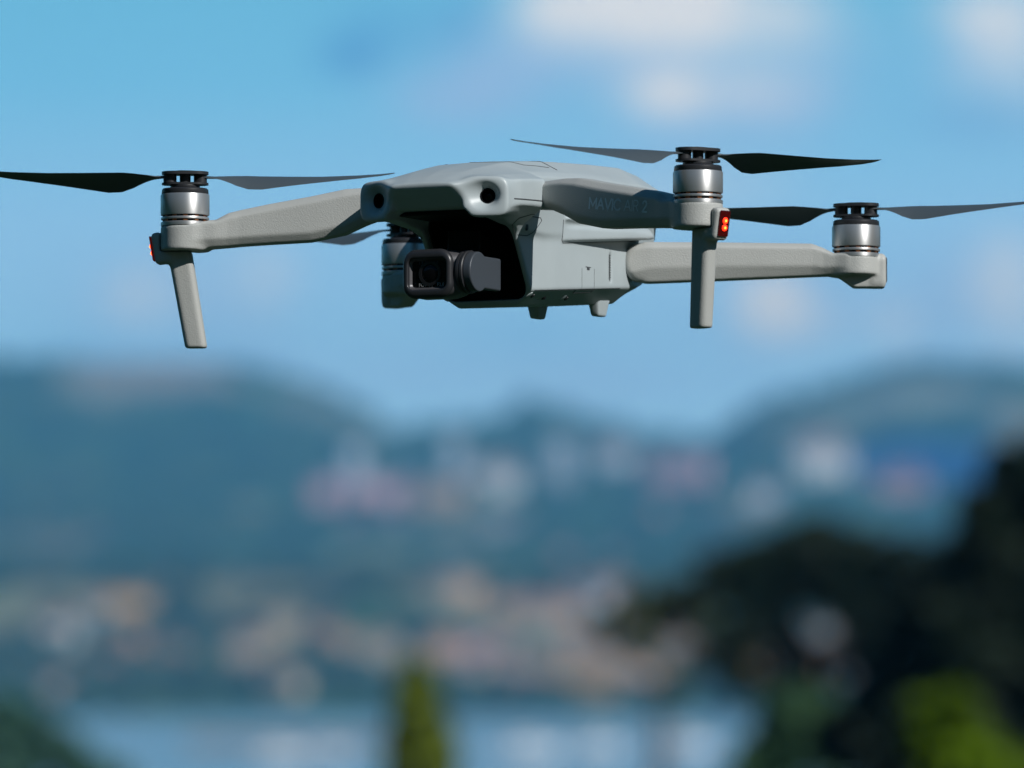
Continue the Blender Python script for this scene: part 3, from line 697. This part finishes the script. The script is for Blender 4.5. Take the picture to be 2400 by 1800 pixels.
bu = N(t, 'ShaderNodeBump'); bu.inputs['Strength'].default_value = .5; bu.inputs['Distance'].default_value = .4; t.links.new(nn.outputs['Fac'], bu.inputs['Height']); t.links.new(bu.outputs[0], b.inputs['Normal'])
water = grid_mesh('water', np.array([-3300., -1000, 0, 1000, 3300]), np.array([-420., 0, 1000, 2000, 2600, 7700]), lambda x, y: x*0-.9, mw)
# low quay in front of the moorings on the left
mb = MB(); mb.box(-60, -22, 1895, 1903, -3, 1.0); mb.box(-60, -22, 1894.6, 1895, 1.0, 1.3)
q = mb.build('quay', pmat('weathered_stone', (.26, .23, .19), .9, var=.3, vscale=.5)); tag(q, 'low brown stone quay along the water at the lower left', 'quay', kind='structure')

# ------------------------------------------------------------------ houses
def leafmat(name, c, v=.35, rough=.6, trans=.0):
    m = pmat(name, c, rough, var=v, vscale=1.2, spec=.2); return m
WALLS = {'cream': pmat('cream_render', (.56, .47, .34), .9, var=.08, vscale=.4), 'pink': pmat('pink_render', (.70, .36, .38), .9, var=.08, vscale=.4), 'white': pmat('white_render', (.78, .74, .72), .9, var=.05, vscale=.4),
         'ochre': pmat('ochre_render', (.60, .33, .09), .9, var=.08, vscale=.4), 'grey': pmat('grey_render', (.58, .58, .64), .9, var=.08, vscale=.4), 'peach': pmat('peach_render', (.60, .34, .18), .9, var=.08, vscale=.4), 'brown': pmat('brown_render', (.30, .2, .13), .9, var=.08, vscale=.4)}
M_roof = pmat('terracotta_tiles', (.30, .13, .075), .85, var=.25, vscale=1.5); M_flat = pmat('flat_roof_felt', (.32, .3, .29), .9, var=.1); M_win = pmat('dark_window', (.03, .04, .05), .15); M_shut = pmat('shutter_green', (.06, .1, .08), .6); M_door = pmat('wooden_door', (.12, .06, .03), .6)
meshes = {}
def keep(key, fn):
    if key not in meshes: meshes[key] = fn()
    return meshes[key]
def house_parts(kind):
    """list of (name, MB, material) for a unit building, local origin at its base, front towards -y"""
    out = []
    w, d, h, rows, cols, flat = {'villa': (12, 9, 6.2, 2, 4, False), 'cottage': (8, 7, 3.4, 1, 3, False), 'block': (22, 11, 10.5, 3, 7, True), 'tower': (11, 11, 25, 8, 4, True), 'terrace': (30, 9, 7, 2, 9, False)}[kind]
    m = MB(); m.box(-w/2, w/2, -d/2, d/2, -6, h); out.append(('wall', m, 'W'))
    m = MB()
    if flat:
        m.box(-w/2-.3, w/2+.3, -d/2-.3, d/2+.3, h, h+.35); m.box(-w*.15, w*.15, -d*.2, d*.2, h+.35, h+2.4); out.append(('roof', m, M_flat))
    else:
        e_, r = .5, h+d*.24; hip = d*.4
        m.add([(-w/2-e_, -d/2-e_, h-.05), (w/2+e_, -d/2-e_, h-.05), (w/2+e_, d/2+e_, h-.05), (-w/2-e_, d/2+e_, h-.05), (-w/2+hip, 0, r), (w/2-hip, 0, r)], [(0, 1, 5, 4), (1, 2, 5), (2, 3, 4, 5), (3, 0, 4), (3, 2, 1, 0)])
        out.append(('roof', m, M_roof)); c = MB(); c.box(w*.2, w*.2+.8, .3, 1.1, h+.3, r+1); out.append(('chimney', c, 'W'))
    fh = h/rows
    for r_ in range(rows):
        for c_ in range(cols):
            if rows == 8 and r_ == 7: continue
            x = -w/2+w*(c_+.5)/cols; z = fh*r_+fh*.3; m = MB()
            if r_ == 0 and c_ == cols//2: m.box(x-.55, x+.55, -d/2-.06, -d/2+.02, .05, 2.3); out.append(('door', m, M_door)); continue
            m.box(x-.55, x+.55, -d/2-.04, -d/2+.02, z, z+min(1.5, fh*.5)); out.append(('window', m, M_win))
    return out
HK = {k: house_parts(k) for k in ('villa', 'cottage', 'block', 'tower', 'terrace')}
hm = {}
def house(kind, colour, px, py, label, group, rz=0, s=1.0, lo=2310):
    x, y, z = hit(px, py, lo); e_ = empty('house' if kind in ('villa', 'cottage') else 'apartment_tower' if kind == 'tower' else 'apartment_building' if kind == 'block' else 'terraced_building', (x, y, z), R(rz)); e_.scale = (s, s, s)
    tag(e_, label, {'tower': 'tower block', 'block': 'apartment block', 'terrace': 'long building'}.get(kind, 'house'), group)
    for i, (nm, m, mat) in enumerate(HK[kind]):
        key = (kind, i, colour if mat == 'W' else '')
        if key not in hm:
            o = m.build(nm, WALLS[colour] if mat == 'W' else mat, e_); hm[key] = o.data
        else:
            o = bpy.data.objects.new(nm, hm[key]); COL.objects.link(o); o.parent = e_
        if nm == 'chimney':
            for r_ in e_.children:
                if r_.name.startswith('roof'): o.parent = r_
    return e_
G1, G2, G3 = 'buildings of the upper town on the hazy slope', 'houses on the middle slopes', 'houses along the far shore'
# the ones that can be told apart by their blurred shapes
H = [('villa', 'white', 123, 1392, 'bright white villa, a lone pale disc on the dark left slope', G2, 1.55), ('villa', 'grey', 369, 1280, 'faint greyish villa high on the left slope, right of the tan fields', G2, 1.0),
     ('terrace', 'ochre', 272, 1312, 'ochre long building at the right end of the tan field band', G2, 1.0), ('villa', 'grey', 205, 1338, 'pale bluish villa just right of the bright white villa', G2, 1.2),
     ('block', 'pink', 725, 1092, 'left end block of the long pinkish row in the upper town', G1, 1.7), ('block', 'pink', 800, 1092, 'second pinkish block of the long upper town row', G1, 1.7), ('block', 'pink', 880, 1090, 'third pinkish block of the long upper town row', G1, 1.6),
     ('tower', 'grey', 761, 1050, 'greyish tower block rising over the left end of the pink row', G1, 1.25), ('block', 'peach', 944, 1092, 'reddish block at the right end of the long pinkish row', G1, 1.6),
     ('tower', 'grey', 983, 1030, 'pale grey tower block, tallest above the right end of the pink row', G1, 1.3), ('villa', 'white', 1069, 1070, 'bright whitish villa just right of the pinkish row', G1, 2.4), ('tower', 'grey', 1211, 1052, 'faint lilac tower block below the middle hump of the ridge', G1, 1.5),
     ('villa', 'grey', 1320, 1010, 'faint grey villa alone under the right foot of the middle hump', G1, 2.6), ('block', 'pink', 1467, 1048, 'pink block alone under the right saddle of the ridge', G1, 2.1), ('villa', 'grey', 1648, 1090, 'very faint bluish villa left of and below the brightest white villa', G1, 1.9),
     ('villa', 'white', 1768, 1030, 'bright white villa, brightest spot of the upper town at right', G1, 2.9), ('villa', 'pink', 1950, 1085, 'lilac pink villa at the lower edge of the deep blue hillside', G1, 3.0),
     ('block', 'peach', 990, 1296, 'peach block alone in the middle of the hillside above the shore', G2, 1.2), ('villa', 'cream', 955, 1300, 'cream villa touching the left side of the peach hillside block', G2, 1.6), ('block', 'peach', 1110, 1330, 'peach block right of the cream and peach hillside pair', G2, 1.1), ('villa', 'peach', 1150, 1338, 'peach villa at the right end of the hillside block', G2, 1.7),
     ('terrace', 'cream', 761, 1420, 'cream long building on the tan patch left of the conical tree', G2, 1.0), ('villa', 'cream', 600, 1372, 'cream villa on the large tan field of the left slope', G2, 1.2), ('villa', 'peach', 500, 1460, 'peach villa low on the left slope above the water', G2, 1.3),
     ('villa', 'cream', 565, 1448, 'cream villa right of the peach villa low on the left slope', G2, 1.2),
     ('block', 'pink', 1050, 1445, 'pink block just right of the conical tree, above the shore', G3, 1.5), ('villa', 'cream', 1010, 1462, 'cream villa between the conical tree and the pink block', G3, 1.4), ('block', 'cream', 1095, 1478, 'cream block on the shore below the pink block', G3, 1.0),
     ('block', 'ochre', 1258, 1500, 'ochre yellow block, left of the bright shore pair', G3, 1.7), ('block', 'peach', 1330, 1496, 'peach block just right of the ochre yellow shore block', G3, 1.6), ('block', 'peach', 1385, 1494, 'peach block at the right end of the bright shore row', G3, 1.2), ('block', 'ochre', 1300, 1450, 'ochre block above the bright shore row', G3, 1.2),
     ('villa', 'ochre', 1240, 1420, 'ochre villa uphill of the bright shore row', G2, 1.5), ('block', 'cream', 1440, 1400, 'cream block under the left tip of the parasol pine', G2, 1.2), ('villa', 'cream', 1400, 1440, 'cream villa below the left tip of the parasol pine', G2, 1.5),
     ('block', 'ochre', 1620, 1400, 'ochre block seen high in the gap under the parasol pine, leftmost', G2, 1.3), ('block', 'peach', 1690, 1400, 'peach block seen in the gap under the parasol pine', G2, 1.4), ('block', 'brown', 1773, 1430, 'brown block in the gap under the parasol pine, rightmost', G2, 1.5),
     ('block', 'peach', 1728, 1470, 'large peach block lowest in the gap under the parasol pine', G3, 1.5), ('block', 'ochre', 1660, 1450, 'ochre block low in the gap under the parasol pine', G3, 1.4)]
for i, (k, c, px, py, lab, grp, s) in enumerate(H): house(k, c, px, py, lab, grp, rz=[12, -8, 25, -18, 5][i % 5], s=s*(.66 if c == 'white' else .5)*(.82 if grp != G1 else 1.2))
# the countless-looking rest, still one by one
def fill(n, x0, x1, y0, y1, kinds, cols, s0, s1, lab, grp):
    for i in range(n):
        px = x0+(x1-x0)*((i+rng.uniform(.1, .9))/n); py = rng.uniform(y0, y1)
        house(random.choice(kinds), random.choice(cols), px, py, lab, grp, rng.uniform(-30, 30), rng.uniform(s0, s1)*.62)
fill(14, 0, 840, 1380, 1510, ('villa', 'cottage'), ('cream', 'brown', 'peach'), .9, 1.2, 'small dull villa half hidden in the woods low on the left slope', 'small villas in the woods of the left slope')
fill(26, 940, 1860, 1370, 1510, ('villa', 'cottage', 'villa'), ('cream', 'peach', 'brown', 'ochre'), .9, 1.3, 'small dim villa packed between the larger shore blocks', 'small villas between the shore blocks')
fill(10, 600, 1600, 1100, 1240, ('villa', 'cottage'), ('grey', 'pink'), 1.0, 1.5, 'tiny dull villa scattered on the blue hazy mid slope', 'tiny villas on the hazy mid slope')
fill(6, 1150, 1420, 1280, 1370, ('villa',), ('cream', 'peach', 'grey'), 1.1, 1.4, 'dull villa on the slope above the bright shore row', 'villas above the bright shore row')

# ------------------------------------------------------------------ far woods (one mass), boats
ico = bmesh.new(); bmesh.ops.create_icosphere(ico, subdivisions=1, radius=1); iv = np.array([v.co for v in ico.verts]); fi = np.array([[v.index for v in f.verts] for f in ico.faces]); ico.free()
def mass(name, P, s, mat, label):
    n = len(P); V = iv[None]*(s[:, None, None]*rng.uniform(.7, 1.25, (n, len(iv), 1)))*np.array([1, 1, .8])+P[:, None, :]; F = fi[None]+(np.arange(n)*len(iv))[:, None, None]
    o = mesh_np(name, V.reshape(-1, 3), F.reshape(-1, 3), mat, smooth=False); tag(o, label, 'woodland', kind='stuff'); return o
n = 5200; y = 2330+rng.random(n)**1.3*4100; x = rng.uniform(-.075, .075, n)*y; den = wav(x, y, 260, 1)+wav(x, y, 90, 0)*.6; k = den > .05
for (qx, qy, qrx, qry, qc, qs) in PT:
    if max(qc) > .15: k &= ((x-qx)/qrx)**2+((y-qy)/qry)**2 > 1.1
x, y = x[k], y[k]; z = far_z(x, y)
mass('far_woodland', np.stack([x, y, z+1.5], 1), rng.uniform(3, 6.5, len(x)), leafmat('far_tree_green', (.022, .045, .02), .4), 'dark woods scattered over the hillsides across the bay')
M_hull = pmat('white_gelcoat', (.80, .80, .80), .25, coat=.3); M_deck = pmat('pale_deck', (.5, .45, .38), .6); M_bglass = pmat('boat_window', (.02, .03, .04), .1)
def boat(px, py, L, lab, rz=0):
    dist = 31/(max(py-1250, 10)*K_); x = (px-1106)*K_*dist; e_ = empty('motor_boat', (x, dist, -.9), R(rz)); tag(e_, lab, 'boat', 'white motor boats moored in the bay')
    rs = []
    for f, w, z0, z1 in ((-.5, .17, -.2, .75), (-.2, .19, -.35, .8), (.1, .18, -.35, .95), (.3, .13, -.3, 1.15), (.43, .06, -.1, 1.35), (.5, .006, .3, 1.5)):
        rs.append([(f*L, -w*L, z1*L/9), (f*L, -w*L*.75, z0*L/9+.2), (f*L, 0, z0*L/9), (f*L, w*L*.75, z0*L/9+.2), (f*L, w*L, z1*L/9), (f*L, 0, z1*L/9+.08)])
    m = MB(); m.rings(rs); m.build('hull', M_hull, e_)
    m = MB(); m.prism([(-.22*L, -.12*L), (.14*L, -.12*L), (.24*L, 0), (.14*L, .12*L), (-.22*L, .12*L)], .8*L/9, 2.1*L/9); c = m.build('cabin', M_hull, e_)
    m = MB(); m.prism([(-.20*L, -.123*L), (.138*L, -.123*L), (.245*L, 0), (.138*L, .123*L), (-.20*L, .123*L)], 1.35*L/9, 1.8*L/9); m.build('cabin_window', M_bglass, c)
    m = MB(); m.prism([(-.24*L, -.13*L), (.1*L, -.13*L), (.16*L, 0), (.1*L, .13*L), (-.24*L, .13*L)], 2.1*L/9, 2.25*L/9); m.build('cabin_roof', M_hull, e_)
    m = MB(); m.box(-.2*L, -.19*L, -.01*L, .01*L, 2.2*L/9, 4.4*L/9); m.build('mast', M_metal, e_)
    m = MB(); m.box(-.49*L, -.24*L, -.14*L, .14*L, .8*L/9, .86*L/9); m.build('deck', M_deck, e_)
boat(600, 1640, 10, 'white motor boat, leftmost in the water', 15); boat(692, 1634, 11, 'white motor boat just left of the conical tree', -20); boat(1139, 1630, 12, 'white motor boat in the open water right of the conical tree', 10)
boat(1289, 1622, 10, 'white motor boat in the middle of the open water, before the ochre block', 30); boat(1461, 1622, 13, 'white motor boat at the right end of the open water by the bushes', -12)

# ------------------------------------------------------------------ trees on the near slope
M_bark = pmat('bark', (.07, .05, .035), .95, var=.3, vscale=4, bump=(12, .6, .03))
def leaves(name, P, size, mat, parent, up_=.3):
    """many small leaf sprays: P n x 3"""
    n = len(P); d = rng.normal(size=(n, 3)); d[:, 2] += up_; d /= np.linalg.norm(d, axis=1)[:, None]; e_ = np.cross(d, rng.normal(size=(n, 3))); e_ /= np.linalg.norm(e_, axis=1)[:, None]; f = np.cross(d, e_)
    s = size*rng.uniform(.6, 1.4, (n, 1)); V = np.stack([P-e_*s*.5, P+f*s*.9-e_*s*.1, P+e_*s*.55+f*s*.2, P-f*s*.7], 1)
    F = np.arange(n*4).reshape(n, 4); return mesh_np(name, V.reshape(-1, 3), F, mat, parent, smooth=False)
def trunk(parent, pts, r0, r1, limbs=()):
    m = MB()
    def tube(P, a, b, n=9):
        rs = []
        for i, p in enumerate(P):
            p = Vector(p); t_ = (Vector(P[min(i+1, len(P)-1)])-Vector(P[max(i-1, 0)])).normalized(); u = t_.cross(Vector((.3, 1, .1))).normalized(); v = t_.cross(u); r = a+(b-a)*i/(len(P)-1)
            rs.append([tuple(p+u*r*math.cos(6.283*k/n)+v*r*math.sin(6.283*k/n)) for k in range(n)])
        m.rings(rs)
    tube(pts, r0, r1)
    for P, a, b in limbs: tube(P, a, b, 7)
    m.build('trunk', M_bark, parent, smooth=True)
def clumps(C, n, sq=(1, 1, 1)):
    out = []
    for c, r in C:
        q = rng.normal(size=(n, 3)); q /= np.linalg.norm(q, axis=1)[:, None]; q *= (rng.random((n, 1))**.35)*r; out.append(q*np.array(sq)+np.array(c))
    return np.concatenate(out)
def at(px, py, y): return ((px-1106)*K_*y, y, 30+(1250-py)*K_*y)
mpp = K_
# parasol pine
Y0 = 170.0; x0, _, zt = at(1830, 1215, Y0); gz = float(near_z(np.array(x0), np.array(Y0))); sc = Y0*K_
pine = empty('parasol_pine', (x0, Y0, gz)); tag(pine, 'dark parasol pine with a wide flat crown before the right-hand slope', 'tree')
H0 = zt-gz
C = []
for px, py, r in ((1500, 1290, 45), (1570, 1262, 60), (1640, 1225, 70), (1720, 1190, 80), (1790, 1190, 85), (1860, 1215, 80), (1930, 1245, 80), (2010, 1265, 80), (1700, 1260, 60), (1800, 1275, 60), (1900, 1300, 60), (1980, 1330, 70), (1600, 1290, 40), (1760, 1150, 45), (1440, 1320, 30), (2060, 1330, 70)):
    X_, _, Z_ = at(px, py, Y0); C.append(((X_-x0, rng.uniform(-1.6, 1.6), Z_-gz), r*sc))
Cs = []
for k_ in range(74):
    qx = rng.uniform(1490, 2050); qy = rng.uniform(1130, 1250) if k_ < 22 else rng.uniform(1290, 1480); qx = qx if k_ < 22 else rng.uniform(1540, 2060)
    if k_ < 22: qy += abs(qx-1790)*.22
    X_, _, Z_ = at(qx, qy, Y0); Cs.append(((X_-x0, rng.uniform(-2, 2), Z_-gz), rng.uniform(18, 42)*sc))
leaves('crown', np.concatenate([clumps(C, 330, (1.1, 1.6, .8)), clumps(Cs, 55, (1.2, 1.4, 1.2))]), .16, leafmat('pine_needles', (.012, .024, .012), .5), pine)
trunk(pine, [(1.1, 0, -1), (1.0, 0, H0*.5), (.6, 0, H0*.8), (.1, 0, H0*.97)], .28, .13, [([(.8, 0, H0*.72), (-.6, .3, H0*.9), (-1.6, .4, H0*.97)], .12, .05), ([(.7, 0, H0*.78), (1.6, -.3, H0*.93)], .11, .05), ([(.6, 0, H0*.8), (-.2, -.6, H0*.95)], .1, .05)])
# tall evergreen at the right edge
Y1 = 120.0; x1, _, _ = at(2290, 1300, Y1); gz1 = float(near_z(np.array(x1), np.array(Y1))); sc = Y1*K_
oak = empty('evergreen_oak', (x1, Y1, gz1)); tag(oak, 'tall almost black evergreen tree filling the right edge of the view', 'tree')
C = []
for px, py, r in ((2200, 1120, 90), (2150, 1200, 90), (2260, 1020, 90), (2330, 1100, 120), (2400, 960, 120), (2240, 1250, 130), (2140, 1320, 100), (2080, 1380, 110), (2200, 1400, 150), (2350, 1300, 180), (2060, 1480, 110), (2180, 1540, 150), (2330, 1500, 180), (1960, 1440, 90), (2020, 1580, 130), (1900, 1540, 90), (1930, 1640, 120), (2100, 1680, 170), (2300, 1680, 170), (2500, 1100, 170), (2500, 1400, 180), (2110, 1100, 45), (2175, 1010, 40), (2030, 1330, 70), (2080, 1270, 60), (1980, 1500, 70), (2110, 1180, 60), (1830, 1600, 70), (1990, 1330, 60)):
    X_, _, Z_ = at(px, py, Y1); C.append(((X_-x1, rng.uniform(-1.2, 1.2), Z_-gz1), r*sc))
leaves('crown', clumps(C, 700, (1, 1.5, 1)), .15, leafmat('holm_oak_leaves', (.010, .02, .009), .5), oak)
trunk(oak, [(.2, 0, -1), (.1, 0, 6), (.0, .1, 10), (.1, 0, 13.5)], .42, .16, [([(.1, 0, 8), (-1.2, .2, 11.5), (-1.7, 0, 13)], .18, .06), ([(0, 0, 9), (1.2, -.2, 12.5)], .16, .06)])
# sunlit yellow-green bush in front of it
def bush(name, lab, C, Y_, n, size, mat, cat='bush', sq=(1, 1.2, 1), grp=None, tr=True):
    px, py, _ = C[0]; xx, _, zz = at(px, py, Y_); gg = float(near_z(np.array(xx), np.array(Y_))); b_ = empty(name, (xx, Y_, gg)); tag(b_, lab, cat, grp); cc = []
    for qx, qy, r in C:
        X_, _, Z_ = at(qx, qy, Y_); cc.append(((X_-xx, rng.uniform(-.3, .3), Z_-gg), r*Y_*K_))
    leaves('crown', clumps(cc, n, sq), size, mat, b_)
    top = zz-gg
    if tr: trunk(b_, [(0, 0, -.5), (.05, 0, top*.5), (0, 0, top*.95)], max(.05, top*.025), .04, [([(0, 0, top*.6), (cc[-1][0][0]*.8, 0, cc[-1][0][2]*.98)], .06, .03)])
    return b_
Mlime = leafmat('lime_leaves', (.105, .18, .002), .25); Mol = leafmat('olive_cypress_leaves', (.14, .18, .012), .3); Mgr = leafmat('mid_green_leaves', (.05, .11, .045), .4); Mmo = leafmat('mossy_leaves', (.07, .085, .03), .4)
bush('citrus_tree', 'bright yellow-green small tree glowing before the black evergreen', [(2060, 1600, 75), (2020, 1545, 55), (2060, 1530, 50), (2110, 1640, 70), (2180, 1670, 60), (2090, 1700, 110), (2220, 1690, 60), (2240, 1740, 110), (2000, 1610, 40)], 62, 420, .07, Mlime, 'tree')
bush('conical_cypress', 'slim olive-green conical tree standing before the water left of centre', [(905, 1580, 66), (900, 1540, 62), (897, 1500, 54), (896, 1462, 40), (925, 1620, 74), (905, 1650, 80), (935, 1660, 60), (905, 1700, 90), (870, 1600, 40), (910, 1750, 100)], 135, 420, .10, Mol, 'tree')
bush('green_shrub', 'mid-green tall shrub at the lower edge, left of the black evergreen', [(1690, 1600, 80), (1760, 1640, 110), (1640, 1640, 60), (1700, 1540, 60), (1780, 1560, 70), (1650, 1700, 90), (1600, 1680, 40)], 150, 420, .13, Mgr)
bush('olive_tree', 'mossy green tree with gaps, left tip of the pine beside the shore houses', [(1420, 1300, 40), (1470, 1290, 45), (1380, 1345, 36), (1330, 1380, 30), (1500, 1340, 50), (1560, 1380, 46), (1590, 1440, 40), (1600, 1480, 30), (1440, 1350, 30), (1300, 1330, 26), (1360, 1290, 24), (1540, 1270, 40), (1500, 1430, 30), (1400, 1410, 26), (1460, 1480, 24)], 200, 90, .16, Mmo, 'tree')
bush('green_bush', 'large green bush in the lower left corner', [(50, 1620, 80), (130, 1620, 50), (0, 1550, 50), (30, 1690, 110), (180, 1670, 60), (-60, 1620, 110), (240, 1710, 60), (70, 1560, 34)], 420, 300, .4, leafmat('hazy_green_leaves', (.05, .12, .07), .4))
# pines added out of view on the right to shade the dark evergreen
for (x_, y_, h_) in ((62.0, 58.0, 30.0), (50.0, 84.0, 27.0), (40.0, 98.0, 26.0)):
    gg = float(near_z(np.array(x_), np.array(y_))); b_ = empty('shade_pine', (x_, y_, gg)); tag(b_, 'tall dark pine added outside the view to shade the evergreen', 'tree', 'added shade pines right of the view')
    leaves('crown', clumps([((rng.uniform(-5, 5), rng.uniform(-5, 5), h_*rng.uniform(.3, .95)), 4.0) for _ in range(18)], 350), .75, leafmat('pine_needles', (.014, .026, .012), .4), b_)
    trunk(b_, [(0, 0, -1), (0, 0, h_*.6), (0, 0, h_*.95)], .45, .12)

# ------------------------------------------------------------------ the air
hz = MB(); hz.box(-3400, 3400, -450, 7800, -30, 215)
hm_ = bpy.data.materials.new('sea_air'); hm_.use_nodes = True; t = hm_.node_tree; t.nodes.clear(); pv = N(t, 'ShaderNodeVolumePrincipled'); pv.inputs['Density'].default_value = 1.15e-4; pv.inputs['Color'].default_value = (.20, .60, 1.0, 1); pv.inputs['Anisotropy'].default_value = 0.0
oo = N(t, 'ShaderNodeOutputMaterial'); t.links.new(pv.outputs[0], oo.inputs['Volume'])
h_ = hz.build('haze', hm_); tag(h_, kind='stuff')
